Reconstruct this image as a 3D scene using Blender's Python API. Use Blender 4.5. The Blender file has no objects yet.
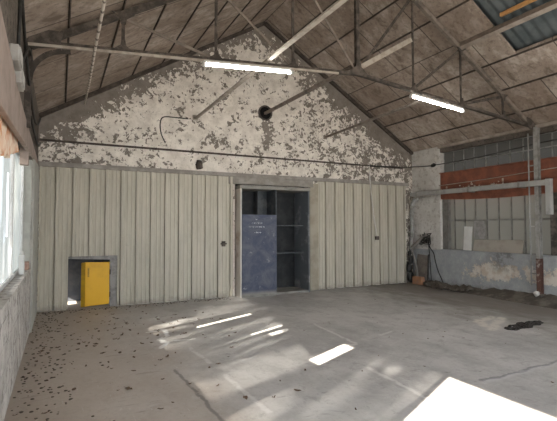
import bpy, bmesh, math, random
from mathutils import Vector, Matrix, noise as mnoise
random.seed(7)
SC = bpy.context.scene
COL = SC.collection
V = Vector

# ------------------------------------------------------------------ sizes of the hall (metres)
XL, XR, YB, YF = -0.39, 9.12, 9.31, -4.0
XM = (XL + XR) / 2
ZE, ZA = 3.77, 6.61
SL = (ZA - ZE) / ((XR - XL) / 2)
YT = 5.66                                   # plane of the truss
def zroof(x): return ZA - SL * abs(x - XM)
def zchord(x): return 3.74 + (4.755 - abs(x - XM)) * 0.0837

# ------------------------------------------------------------------ mesh helpers
class MB:
    def __init__(s): s.v, s.f = [], []
    def add(s, vs, fs):
        n = len(s.v); s.v += [tuple(p) for p in vs]; s.f += [tuple(i + n for i in f) for f in fs]; return s
    def box(s, lo, hi):
        (a, b, c), (d, e, f) = lo, hi
        return s.add([(a,b,c),(d,b,c),(d,e,c),(a,e,c),(a,b,f),(d,b,f),(d,e,f),(a,e,f)],
                     [(3,2,1,0),(4,5,6,7),(0,1,5,4),(1,2,6,5),(2,3,7,6),(3,0,4,7)])
    def bar(s, p, q, w, h, up=(0,0,1)):      # straight bar: w sideways, h along up
        p, q = V(p), V(q); d = (q - p).normalized(); u = V(up)
        r = d.cross(u)
        if r.length < 1e-4: r = d.cross(V((0,1,0)))
        r.normalize(); u = r.cross(d).normalized()
        vs = []
        for c in (p, q):
            for a, b in ((-1,-1),(1,-1),(1,1),(-1,1)): vs.append(c + r*a*w/2 + u*b*h/2)
        return s.add(vs, [(3,2,1,0),(4,5,6,7),(0,1,5,4),(1,2,6,5),(2,3,7,6),(3,0,4,7)])
    def angle(s, p, q, w, t, up=(0,0,1)):    # L-section bar
        p, q = V(p), V(q); d = (q - p).normalized(); u = V(up)
        r = d.cross(u)
        if r.length < 1e-4: r = d.cross(V((0,1,0)))
        r.normalize(); u = r.cross(d).normalized()
        prof = [(0,0),(w,0),(w,t),(t,t),(t,w),(0,w)]
        vs = [c + r*(a-w/2) + u*(b-w/2) for c in (p,q) for a,b in prof]; n = 6
        return s.add(vs, [tuple(range(n))[::-1], tuple(range(n,2*n))] + [(i,(i+1)%n,n+(i+1)%n,n+i) for i in range(n)])
    def prism(s, poly, d):                   # polygon pushed along vector d
        n = len(poly); d = V(d); vs = [V(p) for p in poly] + [V(p)+d for p in poly]
        return s.add(vs, [tuple(range(n))[::-1], tuple(range(n,2*n))] + [(i,(i+1)%n,n+(i+1)%n,n+i) for i in range(n)])
    def tube(s, pts, r, n=8, cap=True):
        pts = [V(p) for p in pts]; vs = []; fs = []; ref = None
        rr = r if isinstance(r, (list, tuple)) else [r]*len(pts)
        for i, p in enumerate(pts):
            a = pts[max(i-1,0)]; b = pts[min(i+1,len(pts)-1)]; d = (b-a).normalized()
            if ref is None:
                ref = V((0,0,1)) if abs(d.z) < .9 else V((1,0,0))
            e1 = (ref - d*ref.dot(d)).normalized(); ref = e1; e2 = d.cross(e1)
            for k in range(n):
                t = 2*math.pi*k/n; vs.append(p + (e1*math.cos(t) + e2*math.sin(t))*rr[i])
        for i in range(len(pts)-1):
            for k in range(n): fs.append((i*n+k, i*n+(k+1)%n, (i+1)*n+(k+1)%n, (i+1)*n+k))
        if cap: fs += [tuple(range(n))[::-1], tuple((len(pts)-1)*n+k for k in range(n))]
        return s.add(vs, fs)
    def lump(s, c, size, seed=0, rough=.35, sub=2, freq=1.6):
        bm = bmesh.new(); bmesh.ops.create_icosphere(bm, subdivisions=sub, radius=1)
        vs = []
        for v in bm.verts:
            k = 1 + rough*mnoise.noise(v.co*freq + V((seed*3.7,seed*1.3,seed))) + rough*.5*mnoise.noise(v.co*freq*2.7 + V((seed,7,2)))
            vs.append(V(c) + V((v.co.x*size[0], v.co.y*size[1], v.co.z*size[2]))*k)
        fs = [tuple(v.index for v in f.verts) for f in bm.faces]; bm.free()
        return s.add(vs, fs)
    def build(s, name, mat, parent=None, smooth=False, bevel=0, origin=None):
        me = bpy.data.meshes.new(name)
        o = bpy.data.objects.new(name, me); COL.objects.link(o)
        off = V((0,0,0))
        if parent is not None: o.parent = parent; off = PLOC.get(parent.name, V((0,0,0)))
        elif origin is not None: off = V(origin); o.location = off
        me.from_pydata([tuple(V(p)-off) for p in s.v], [], s.f); me.update()
        bm = bmesh.new(); bm.from_mesh(me); bmesh.ops.recalc_face_normals(bm, faces=bm.faces); bm.to_mesh(me); bm.free()
        if smooth:
            for p in me.polygons: p.use_smooth = True
        if isinstance(mat, (list, tuple)):
            for m in mat: me.materials.append(m)
        else: me.materials.append(mat)
        if bevel:
            b = o.modifiers.new('bevel', 'BEVEL'); b.width = bevel; b.segments = 2; b.limit_method = 'ANGLE'
        PLOC[o.name] = off
        return o
PLOC = {}
def tag(o, label=None, cat=None, group=None, kind=None):
    if label: o['label'] = label
    if cat: o['category'] = cat
    if group: o['group'] = group
    if kind: o['kind'] = kind
    return o
def thing(name, label, cat, loc=(0,0,0), group=None):
    o = bpy.data.objects.new(name, None); COL.objects.link(o); o.location = loc
    o.empty_display_size = .1; PLOC[o.name] = V(loc)
    return tag(o, label, cat, group)
def struct(o, label=None): return tag(o, label, None, None, 'structure')

# ------------------------------------------------------------------ material helpers
class NT:
    def __init__(s, name):
        s.m = bpy.data.materials.new(name); s.m.use_nodes = True; s.t = s.m.node_tree
        s.p = s.t.nodes['Principled BSDF']; s.out = s.t.nodes['Material Output']
        s.p.inputs['Specular IOR Level'].default_value = .3
    def n(s, typ, **kw):
        x = s.t.nodes.new(typ)
        for k, v in kw.items(): setattr(x, k, v)
        return x
    def put(s, sock, val):
        if isinstance(val, bpy.types.NodeSocket): s.t.links.new(val, sock)
        else:
            if hasattr(sock.default_value, '__len__') and len(sock.default_value) == 4 and len(val) == 3: val = (*val, 1)
            sock.default_value = val
    def math(s, op, a, b=0.0, c=None, clamp=False):
        x = s.n('ShaderNodeMath', operation=op, use_clamp=clamp); s.put(x.inputs[0], a); s.put(x.inputs[1], b)
        if c is not None: s.put(x.inputs[2], c)
        return x.outputs[0]
    def coord(s, kind='Object'): return s.n('ShaderNodeTexCoord').outputs[kind]
    def pos(s): return s.n('ShaderNodeNewGeometry').outputs['Position']
    def sep(s, v):
        x = s.n('ShaderNodeSeparateXYZ'); s.put(x.inputs[0], v); return x.outputs
    def scale(s, v, sc):
        x = s.n('ShaderNodeMapping'); s.put(x.inputs[0], v); x.inputs['Scale'].default_value = sc; return x.outputs[0]
    def noise(s, v, sc, det=4, rough=.6, dist=0.0):
        x = s.n('ShaderNodeTexNoise'); s.put(x.inputs['Vector'], v)
        x.inputs['Scale'].default_value = sc; x.inputs['Detail'].default_value = det
        x.inputs['Roughness'].default_value = rough; x.inputs['Distortion'].default_value = dist
        return x.outputs['Fac']
    def vor(s, v, sc, out='Color', feat='F1'):
        x = s.n('ShaderNodeTexVoronoi', feature=feat); s.put(x.inputs['Vector'], v); x.inputs['Scale'].default_value = sc
        return x.outputs[out]
    def ss(s, x, a, b):                        # smooth step a..b -> 0..1
        r = s.n('ShaderNodeMapRange', interpolation_type='SMOOTHSTEP'); s.put(r.inputs[0], x)
        r.inputs[1].default_value = a; r.inputs[2].default_value = b; return r.outputs[0]
    def mix(s, f, a, b):
        x = s.n('ShaderNodeMix', data_type='RGBA'); s.put(x.inputs[0], f); s.put(x.inputs[6], a); s.put(x.inputs[7], b); return x.outputs[2]
    def bump(s, h, st=.3, d=.02):
        x = s.n('ShaderNodeBump'); x.inputs['Strength'].default_value = st; x.inputs['Distance'].default_value = d
        s.put(x.inputs['Height'], h); s.put(s.p.inputs['Normal'], x.outputs[0])
    def col(s, c): s.put(s.p.inputs['Base Color'], c)
    def set(s, rough=.7, metal=0.0, spec=None):
        s.put(s.p.inputs['Roughness'], rough); s.put(s.p.inputs['Metallic'], metal)
        if spec is not None: s.p.inputs['Specular IOR Level'].default_value = spec
    def segment(s, x, y, a, b, w, soft):       # mask of a line from a to b on the floor
        dx, dy = b[0]-a[0], b[1]-a[1]; L2 = dx*dx+dy*dy
        px = s.math('SUBTRACT', x, a[0]); py = s.math('SUBTRACT', y, a[1])
        t = s.math('DIVIDE', s.math('ADD', s.math('MULTIPLY', px, dx), s.math('MULTIPLY', py, dy)), L2, clamp=True)
        ex = s.math('SUBTRACT', px, s.math('MULTIPLY', t, dx)); ey = s.math('SUBTRACT', py, s.math('MULTIPLY', t, dy))
        d = s.math('SQRT', s.math('ADD', s.math('MULTIPLY', ex, ex), s.math('MULTIPLY', ey, ey)))
        return s.ss(d, w+soft, w)

def simple(name, c, c2=None, sc=6, rough=.7, metal=0., det=5, lo=.4, hi=.65, spec=.3, bump=0):
    m = NT(name); v = m.pos(); nz = m.noise(v, sc, det, .65)
    f = m.ss(nz, lo, hi)
    m.col(m.mix(f, c, c2) if c2 else c); m.set(rough, metal, spec)
    if bump: m.bump(nz, bump, .01)
    return m.m

def mat_floor():
    m = NT('floor_concrete'); P = m.pos(); x, y, z = m.sep(P)
    n1 = m.noise(P, .7, 5, .6); n2 = m.noise(m.scale(P, (1, .45, 1)), 2.6, 7, .7); n3 = m.noise(P, 22, 4, .7)
    c = m.mix(m.ss(n1, .35, .65), FL[0], FL[1])
    c = m.mix(m.math('MULTIPLY', m.ss(n2, .42, .72), .5), c, FL[2])
    n4 = m.noise(P, 3.4, 8, .78, .5); n5 = m.noise(m.scale(P, (1.6, .7, 1)), 7, 6, .8)
    c = m.mix(m.math('MULTIPLY', m.ss(n4, .5, .66), .55), c, FL[1])
    c = m.mix(m.math('MULTIPLY', m.ss(n4, .47, .34), .6), c, FL[2])
    c = m.mix(m.math('MULTIPLY', m.ss(n5, .55, .68), .4), c, (.2,.19,.18))
    # tan dust that gathers on the left side
    dust = m.math('MULTIPLY', m.ss(m.math('ADD', x, m.math('MULTIPLY', m.math('SUBTRACT', n1, .5), 2.5)), 2.3, .2), .75)
    c = m.mix(dust, c, FL[3])
    # oily brown band along the right wall
    oil = m.math('ADD', m.math('SUBTRACT', x, 6.9), m.math('MULTIPLY', m.math('SUBTRACT', n2, .5), 3.2))
    oil = m.math('MULTIPLY', m.ss(oil, -.9, 1.0), .85)
    c = m.mix(oil, c, FL[4])
    # warp for hand-made looking lines
    w1 = m.math('MULTIPLY', m.math('SUBTRACT', m.noise(P, 5, 3, .6), .5), .09)
    xx = m.math('ADD', x, w1); yy = m.math('ADD', y, m.math('MULTIPLY', m.math('SUBTRACT', m.noise(P, 4.1, 3, .6), .5), .16))
    br = m.ss(m.noise(P, 6, 4, .7), .30, .48)
    def lines(segs, w, soft, amt, colr, c):
        tot = None
        for a, b in segs:
            k = m.segment(xx, yy, a, b, w, soft); tot = k if tot is None else m.math('MAXIMUM', tot, k)
        return m.mix(m.math('MULTIPLY', m.math('MULTIPLY', tot, br), amt), c, colr)
    pts = [(1.21,6.75),(1.47,6.83),(1.44,6.41),(1.28,6.24),(1.35,6.04),(1.22,5.83)]
    c = lines(list(zip(pts, pts[1:])) + [((1.28,6.1),(1.72,6.07))], .018, .03, 1.0, (.72,.71,.69), c)
    c = lines([((1.56,5.64),(1.6,4.9)),((1.61,4.45),(1.63,3.4)),((3.75,6.1),(3.64,4.83)),((3.62,4.8),(3.3,4.75)),((3.13,3.92),(3.07,2.7)),((4.24,5.0),(4.55,5.1))], .010, .03, .65, (.62,.61,.59), c)
    c = lines([((6.27,4.93),(6.83,5.08)),((6.4,5.0),(6.11,4.68)),((6.0,4.5),(6.9,4.95))], .03, .09, 1.0, (.6,.57,.51), c)
    c = lines([((1.17,4.86),(1.2,4.18)),((1.2,4.18),(1.22,3.4))], .008, .02, .7, (.13,.12,.11), c)
    c = lines([((3.9,3.06),(4.56,3.06)),((4.56,3.06),(7.2,3.14))], .012, .02, .75, (.12,.12,.13), c)
    c = lines([((3.9,3.02),(5.2,3.03))], .01, .05, .35, (.55,.55,.57), c)  # pale line beside the crack: sheen painted into the floor colour
    # fine dark specks
    sc1 = m.noise(m.scale(P, (9, 1.2, 1)), 2.2, 5, .7, 1.2); sc2 = m.noise(m.scale(P, (1.1, 8, 1)), 2.0, 5, .7, 1.0)
    c = m.mix(m.math('MULTIPLY', m.ss(sc1, .63, .68), .35), c, (.6,.59,.57))
    c = m.mix(m.math('MULTIPLY', m.ss(sc2, .62, .68), .5), c, (.17,.16,.15))
    sp = m.math('MULTIPLY', m.ss(m.noise(P, 9, 6, .82), .61, .67), .7)
    c = m.mix(sp, c, (.12,.11,.1))
    c = m.mix(m.math('MULTIPLY', m.ss(n3, .45, .75), .22), c, (.2,.19,.18))
    m.col(c); m.put(m.p.inputs['Roughness'], m.math('ADD', m.math('MULTIPLY', n2, .3), .42)); m.p.inputs['Specular IOR Level'].default_value = .35
    m.bump(m.math('ADD', n3, m.math('MULTIPLY', n2, 1.5)), .12, .01)
    return m.m
FL = [(.37,.36,.35), (.49,.48,.465), (.255,.245,.237), (.40,.33,.268), (.165,.142,.118)]

def mat_gable():
    m = NT('flaking_white_plaster'); P = m.pos(); x, y, z = m.sep(P)
    nd = m.n('ShaderNodeTexNoise'); m.put(nd.inputs['Vector'], P); nd.inputs['Scale'].default_value = 5; nd.inputs['Detail'].default_value = 4
    av = m.n('ShaderNodeVectorMath', operation='MULTIPLY_ADD'); m.put(av.inputs[0], nd.outputs['Color']); av.inputs[1].default_value = (.22,.22,.22); m.put(av.inputs[2], P)
    D = av.outputs[0]
    vc = m.sep(m.vor(D, 7.5))[0]; vs = m.sep(m.vor(D, 17))[0]; v3 = m.noise(P, 17, 5, .75)
    nb = m.noise(P, 2.2, 7, .72)
    val = m.math('ADD', m.math('ADD', m.math('ADD', m.math('MULTIPLY', vc, .15), m.math('MULTIPLY', vs, .17)), m.math('MULTIPLY', nb, .5)), m.math('MULTIPLY', v3, .42))
    d = m.math('SUBTRACT', m.math('SUBTRACT', ZA, m.math('MULTIPLY', m.math('ABSOLUTE', m.math('SUBTRACT', x, XM)), SL)), z)
    b1 = m.math('MULTIPLY', m.ss(d, .8, .05), .20)                       # bare along the roof line
    b2 = m.math('MULTIPLY', m.ss(m.math('ADD', x, m.math('MULTIPLY', m.math('SUBTRACT', 3.8, z), .3)), 1.7, -.1), .085)  # bare on the left
    b3 = m.math('MULTIPLY', m.ss(x, 5.0, 6.6), .075)
    b4 = m.math('MULTIPLY', m.segment(x, z, (4.42,3.75), (4.42,4.0), .05, .25), .16)
    thr = m.math('ADD', m.math('ADD', m.math('ADD', b1, b2), m.math('ADD', b3, b4)), .535)
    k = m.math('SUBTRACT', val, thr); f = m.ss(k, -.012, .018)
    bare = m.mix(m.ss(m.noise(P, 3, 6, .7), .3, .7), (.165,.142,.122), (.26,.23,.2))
    bare = m.mix(m.math('MULTIPLY', m.ss(k, -.05, -.012), .55), bare, (.09,.075,.062))  # dark rim along flake edges: peel shadow painted into the colour
    white = m.mix(m.ss(m.noise(P, 4, 5, .65), .3, .7), (.58,.53,.47), (.78,.73,.66))
    white = m.mix(m.math('MULTIPLY', m.ss(m.noise(P, 14, 5, .75), .52, .66), .5), white, (.42,.37,.32))
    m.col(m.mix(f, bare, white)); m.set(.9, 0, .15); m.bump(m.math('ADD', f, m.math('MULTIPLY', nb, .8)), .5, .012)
    return m.m

def mat_masonry(name, a, b, dk, sc=1.0, blocks=True):
    m = NT(name); P = m.pos(); x, y, z = m.sep(P)
    n1 = m.noise(P, 2.2*sc, 7, .7); n2 = m.noise(P, 9*sc, 6, .75)
    c = m.mix(m.ss(n1, .35, .65), a, b); c = m.mix(m.math('MULTIPLY', m.ss(n2, .50, .62), .8), c, dk)
    h = m.math('ADD', n1, n2)
    if blocks:
        u = m.math('ADD', y, m.math('MULTIPLY', m.math('SUBTRACT', n1, .5), .08))
        w = m.math('ADD', z, m.math('MULTIPLY', m.math('SUBTRACT', n2, .5), .04))
        rows = m.math('ABSOLUTE', m.math('SUBTRACT', m.math('FRACT', m.math('DIVIDE', w, .21)), .5))
        cols = m.math('ABSOLUTE', m.math('SUBTRACT', m.math('FRACT', m.math('ADD', m.math('DIVIDE', u, .42), m.math('MULTIPLY', m.math('FLOOR', m.math('DIVIDE', w, .21)), .5))), .5))
        j = m.math('MAXIMUM', m.ss(rows, .45, .49), m.ss(cols, .475, .495))
        j = m.math('MULTIPLY', j, m.ss(m.noise(P, 3, 3, .6), .4, .6))
        c = m.mix(m.math('MULTIPLY', j, .35), c, dk); h = m.math('SUBTRACT', h, j)
    m.col(c); m.set(.9, 0, .15); m.bump(h, .6, .02); return m.m

def mat_parapet():                             # blue-grey paint with pale bare patches
    m = NT('peeling_blue_grey_paint'); P = m.pos(); x, y, z = m.sep(P)
    n1 = m.noise(P, 1.4, 7, .7); n2 = m.noise(P, 6, 7, .75)
    paint = m.mix(m.ss(n2, .35, .7), (.30,.31,.32), (.40,.41,.415))
    paint = m.mix(m.math('MULTIPLY', m.ss(n1, .55, .7), .5), paint, (.2,.2,.2))
    band = m.ss(m.math('ABSOLUTE', m.math('SUBTRACT', z, .53)), .32, .05)
    band = m.math('MULTIPLY', band, m.ss(y, 7.7, 6.9))
    pk = m.ss(m.math('ADD', m.math('ADD', m.math('MULTIPLY', n1, .6), m.math('MULTIPLY', n2, .6)), m.math('MULTIPLY', band, .16)), .70, .725)
    peel = m.mix(m.ss(m.noise(P, 5, 4, .6), .4, .6), (.62,.58,.52), (.50,.42,.34))
    c = m.mix(pk, paint, peel)
    st = m.math('MULTIPLY', m.segment(x, m.math('ADD', y, m.math('MULTIPLY', m.math('SUBTRACT', n2, .5), .9)), (9.12,6.5), (9.12,6.6), .1, .25), m.ss(z, .45, .75))
    c = m.mix(m.math('MULTIPLY', st, m.math('MULTIPLY', m.ss(n2, .42, .58), .8)), c, (.13,.13,.13))
    c = m.mix(m.math('MULTIPLY', m.ss(m.math('ADD', z, m.math('MULTIPLY', n2, .3)), .38, .1), .8), c, (.13,.115,.1))
    m.col(c); m.set(.85, 0, .2); m.bump(m.math('ADD', pk, n2), .5, .015); return m.m

def mat_roofboard():
    m = NT('stained_ceiling_board'); P = m.pos(); x, y, z = m.sep(P)
    # coordinates down the slope
    a = m.math('ABSOLUTE', m.math('SUBTRACT', x, XM))
    ia = m.math('FLOOR', m.math('DIVIDE', a, 1.23)); sgn = m.math('GREATER_THAN', x, XM)
    yj = m.math('ADD', y, m.math('MULTIPLY', m.math('ADD', ia, sgn), .61))
    iy = m.math('FLOOR', m.math('DIVIDE', yj, 1.22))
    fy = m.math('ABSOLUTE', m.math('SUBTRACT', m.math('FRACT', m.math('DIVIDE', yj, 1.22)), .5))
    fa = m.math('ABSOLUTE', m.math('SUBTRACT', m.math('FRACT', m.math('DIVIDE', a, .615)), .5))
    joint = m.math('MAXIMUM', m.ss(fy, .488, .495), m.ss(fa, .478, .49))
    wn = m.n('ShaderNodeTexWhiteNoise', noise_dimensions='3D'); cb = m.n('ShaderNodeCombineXYZ')
    m.put(cb.inputs[0], ia); m.put(cb.inputs[1], iy); m.put(cb.inputs[2], sgn); m.put(wn.inputs['Vector'], cb.outputs[0])
    n1 = m.noise(P, 1.1, 7, .72); n2 = m.noise(m.scale(P, (1.0, 1.5, 1.0)), 2.3, 8, .68, .3); n3 = m.noise(P, 12, 5, .7)
    c = m.mix(m.ss(n1, .32, .68), RB[0], RB[1])
    c = m.mix(m.math('MULTIPLY', m.ss(n2, .50, .62), .6), c, RB[2])
    c = m.mix(m.math('MULTIPLY', m.ss(n2, .46, .33), .75), c, RB[3])
    c = m.mix(m.math('MULTIPLY', wn.outputs['Value'], .5), c, RB[4])
    c = m.mix(m.math('MULTIPLY', m.ss(n3, .48, .66), .45), c, RB[3])
    c = m.mix(m.math('MULTIPLY', joint, .8), c, (.05,.042,.036))
    m.col(c); m.set(.9, 0, .15); m.bump(m.math('SUBTRACT', n2, m.math('MULTIPLY', joint, 1.2)), .3, .01); return m.m
RB = [(.275,.224,.187), (.40,.338,.29), (.57,.50,.44), (.12,.093,.074), (.20,.147,.112)]

def mat_cladding():
    m = NT('cream_ribbed_sheet_paint'); P = m.pos(); x, y, z = m.sep(P)
    n1 = m.noise(m.scale(P, (3, 3, .5)), 2, 6, .7); n2 = m.noise(P, 10, 5, .7)
    c = m.mix(m.ss(n1, .35, .7), (.48,.445,.365), (.39,.362,.295))
    dirt = m.math('MULTIPLY', m.ss(m.math('ADD', z, m.math('MULTIPLY', m.math('SUBTRACT', n2, .5), .35)), .16, .0), .6)
    c = m.mix(dirt, c, (.22,.2,.17))
    c = m.mix(m.math('MULTIPLY', m.ss(n2, .6, .75), .3), c, (.3,.27,.22))
    m.col(c); m.set(.5, 0, .35); return m.m

def mat_glass(name, tint, dirt, lo, hi, trans, sc=1.6, dif=(.6,.62,.6), streak=0):
    # dirty pane: clear where clean, milky where dirty
    m = NT(name); m.t.nodes.remove(m.p); P = m.pos()
    f = m.ss(m.noise(P, sc, 4, .6), lo, hi)
    if streak: f = m.math('MULTIPLY', f, m.math('SUBTRACT', 1.0, m.math('MULTIPLY', m.ss(m.noise(m.scale(P, (1, 1, .35)), 2.6, 2, .5), .42, .68), streak)))
    tr = m.n('ShaderNodeBsdfTransparent'); tr.inputs[0].default_value = (*tint, 1)
    tl = m.n('ShaderNodeBsdfTranslucent'); tl.inputs[0].default_value = (*dif, 1)
    df = m.n('ShaderNodeBsdfDiffuse'); df.inputs[0].default_value = (*dirt, 1)
    mx = m.n('ShaderNodeMixShader'); mx.inputs[0].default_value = trans; m.t.links.new(df.outputs[0], mx.inputs[1]); m.t.links.new(tl.outputs[0], mx.inputs[2])
    m2 = m.n('ShaderNodeMixShader'); m.t.links.new(f, m2.inputs[0]); m.t.links.new(tr.outputs[0], m2.inputs[1]); m.t.links.new(mx.outputs[0], m2.inputs[2])
    m.t.links.new(m2.outputs[0], m.out.inputs[0]); return m.m

def mat_emit(name, c, s):
    m = NT(name); m.col((.9,.9,.9)); m.put(m.p.inputs['Emission Color'], c); m.p.inputs['Emission Strength'].default_value = s; return m.m

def mat_bluedoor():
    m = NT('scuffed_blue_paint'); P = m.pos(); x, y, z = m.sep(P)
    n1 = m.noise(P, 3, 7, .75, .8); n2 = m.noise(P, 14, 6, .75)
    c = m.mix(m.ss(n1, .35, .68), (.038,.047,.088), (.095,.104,.132))
    c = m.mix(m.math('MULTIPLY', m.ss(n2, .55, .7), .5), c, (.03,.037,.065))
    c = m.mix(m.math('MULTIPLY', m.ss(m.noise(P, 7, 6, .8), .6, .68), .6), c, (.33,.34,.36))
    c = m.mix(m.math('MULTIPLY', m.ss(z, .16, .04), .8), c, (.3,.28,.25))
    m.col(c); m.set(.5, 0, .4); return m.m

M = dict(
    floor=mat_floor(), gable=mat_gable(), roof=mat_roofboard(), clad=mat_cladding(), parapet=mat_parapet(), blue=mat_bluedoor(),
    left=mat_masonry('rough_whitewashed_blockwork', (.40,.375,.345), (.56,.535,.50), (.16,.145,.13)),
    upper=mat_masonry('sooty_brown_wall', (.10,.085,.072), (.16,.138,.118), (.05,.042,.036), 1.4, False),
    pillar=mat_masonry('worn_white_render', (.50,.48,.45), (.62,.60,.57), (.36,.33,.29), .9, False),
    front=simple('plain_grey_render', (.35,.34,.32), (.42,.41,.39), 2, .9),
    lintel=simple('grey_concrete_lintel', (.24,.22,.195), (.33,.305,.275), 4, .85, bump=.4),
    steel=simple('dusty_dark_steel', (.05,.042,.036), (.12,.1,.085), 9, .75),
    palesteel=simple('dust_coated_pale_steel', (.40,.36,.31), (.29,.25,.21), 7, .75),
    midsteel=simple('dust_coated_brown_steel', (.22,.185,.155), (.13,.11,.095), 7, .75),
    purlin=simple('dark_timber_purlin', (.05,.04,.034), (.09,.073,.06), 8, .85),
    palewood=simple('pale_grey_timber', (.33,.28,.24), (.24,.2,.17), 7, .8),
    batten=simple('orange_new_timber', (.60,.33,.13), (.48,.25,.1), 7, .7),
    sheet=simple('blue_grey_sheet_metal', (.07,.085,.09), (.11,.125,.13), 2, .6),
    rust=simple('red_oxide_rust', (.24,.088,.052), (.155,.058,.038), 3.2, .8, lo=.38, hi=.62, bump=.2),
    footrust=simple('rust_and_white_flakes', (.10,.05,.038), (.30,.26,.23), 11, .85, lo=.54, hi=.66),
    paintflake=simple('flaked_cream_paint', (.55,.5,.42), (.42,.3,.22), 14, .8),
    duct=simple('grey_galvanised_metal', (.36,.355,.34), (.27,.265,.255), 4, .5, .1),
    muntin=simple('grey_window_bar_paint', (.26,.26,.25), (.17,.165,.155), 7, .7),
    muntin2=simple('brown_grey_window_bar_paint', (.17,.165,.15), (.12,.115,.105), 7, .7),
    wframe=simple('white_window_frame_paint', (.62,.63,.63), (.5,.5,.49), 8, .6),
    jamb=simple('grey_green_render', (.36,.36,.325), (.44,.44,.40), 4, .85),
    cabinet=simple('grey_blue_steel', (.045,.052,.06), (.11,.117,.123), 4, .55, .1),
    cablit=simple('lit_smeared_blue_steel', (.15,.165,.185), (.33,.34,.35), 3, .5, .1, lo=.5, hi=.7),  # paler steel copy: light on the right side painted in, plus white smears
    cabdark=simple('shade_dark_steel', (.014,.015,.017), (.028,.03,.031), 4, .6),  # near-black steel: the cabinet's interior shade put into the colour
    cabside=simple('rust_and_white_paint', (.66,.62,.57), (.42,.31,.24), 2.0, .75, lo=.52, hi=.72),
    rail=simple('dusty_grey_steel', (.27,.26,.235), (.19,.18,.165), 5, .7),
    brown=simple('tan_painted_board', (.37,.335,.265), (.30,.265,.205), 3, .75),
    chalk=simple('white_chalk', (.62,.64,.68), None, 5, .9),
    yellow=simple('yellow_gloss_paint', (.74,.41,.003), (.62,.33,.004), 3, .45, lo=.45, hi=.8, spec=.4),
    yellowdk=simple('grimy_yellow_paint', (.5,.31,.02), (.3,.19,.03), 5, .5),
    greyframe=simple('mottled_grey_frame', (.30,.29,.28), (.2,.19,.185), 8, .8),
    tan=simple('pinkish_taupe_timber', (.335,.27,.235), (.27,.215,.185), 5, .8, bump=.2),
    sun_rubble=simple('sun_tinted_pale_rubble', (.85,.70,.56), (.66,.28,.12), 2.6, .95, lo=.44, hi=.64, bump=.6),  # warm sunlit orange and white put into the rubble colour
    box=simple('grey_plastic_box', (.40,.39,.37), (.33,.32,.3), 6, .6),
    black=simple('black_rubber', (.018,.017,.016), (.035,.033,.03), 12, .6),
    hole_dark=simple('hole_dark', (.008,.007,.007), None, 5, .9),
    hose=simple('grey_hose', (.22,.2,.18), (.14,.13,.12), 8, .7),
    greypipe=simple('grey_painted_pipe', (.30,.295,.28), (.2,.19,.175), 7, .65),
    terra=simple('terracotta', (.36,.185,.1), (.27,.17,.12), 6, .8),
    plank=simple('weathered_brown_grey_board', (.20,.175,.15), (.135,.115,.1), 6, .85),
    beige=simple('beige_board', (.36,.33,.285), (.30,.27,.235), 4, .8),
    white=simple('off_white_board', (.62,.62,.6), (.55,.54,.52), 4, .8),
    brick=simple('pink_brick', (.42,.28,.22), (.33,.2,.16), 10, .9),
    soil=simple('dark_damp_dirt', (.085,.074,.062), (.17,.15,.126), 4, .95, bump=.7),
    leaf=simple('dry_brown_leaf', (.10,.068,.048), (.17,.115,.08), 12, .8),
    grit=simple('dark_grit', (.085,.07,.056), (.13,.11,.09), 20, .9),
    tar=simple('black_oily_rubble', (.012,.011,.011), (.04,.036,.032), 14, .55, bump=.8),
    stone=simple('white_stone', (.6,.58,.55), (.5,.47,.43), 9, .9),
    housing=simple('white_lamp_housing', (.6,.6,.58), (.5,.49,.47), 5, .5),
    tube=mat_emit('lit_fluorescent_tube', (1,.97,.92), 14.0),
    rope=None, ground=simple('pale_yard_ground', (.42,.40,.37), (.36,.34,.31), .8, .95),
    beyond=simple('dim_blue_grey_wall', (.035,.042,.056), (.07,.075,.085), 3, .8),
    glassL=mat_glass('milky_dirty_glass', (.5,.52,.55), (.34,.37,.38), .22, .44, .5, .9, (.06,.068,.072), streak=.2),
    glassU=mat_glass('dark_dirty_glass', (.5,.55,.6), (.078,.077,.073), -.6, -.3, .05, 1.2, (.2,.19,.17)),
    glassR=mat_glass('cream_dirty_glass', (.5,.55,.6), (.18,.172,.145), -.6, -.3, .05, 1.2, (.3,.28,.24)),
)
def mat_rope():
    m = NT('pale_wound_cable'); P = m.pos(); x, y, z = m.sep(P)
    n = m.noise(P, 9, 3, .6)
    s = m.math('FRACT', m.math('MULTIPLY', m.math('ADD', y, m.math('MULTIPLY', n, .08)), 6.0))
    m.col(m.mix(m.math('MULTIPLY', m.ss(s, .72, .8), .85), (.55,.49,.43), (.13,.105,.09))); m.set(.8); return m.m
M['rope'] = mat_rope()

# ================================================================== THE SETTING
b = MB(); b.box((XL-.6, YF, -.2), (XR+.6, YB+1.3, 0)); struct(b.build('floor', M['floor']))
b = MB(); b.box((-60, -60, -.4), (60, 60, -.22)); struct(b.build('ground', M['ground']))

# ceiling: two slopes of boards, with a gap on the right slope
T = .05
b = MB()
def roofquad(x0, x1, y0, y1):
    b.prism([(x0,y0,zroof(x0)), (x1,y0,zroof(x1)), (x1,y1,zroof(x1)), (x0,y1,zroof(x0))], (0,0,T))
HX0, HX1, HY0, HY1 = 6.23, 7.43, 2.2, 4.93
roofquad(XL-.4, XM, YF, YB+.25)
roofquad(XM, HX0, YF, YB+.25); roofquad(HX1, XR+.5, YF, YB+.25)
roofquad(HX0, HX1, YF, HY0); roofquad(HX0, HX1, HY1, YB+.25)
struct(b.build('ceiling', M['roof']))

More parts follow.
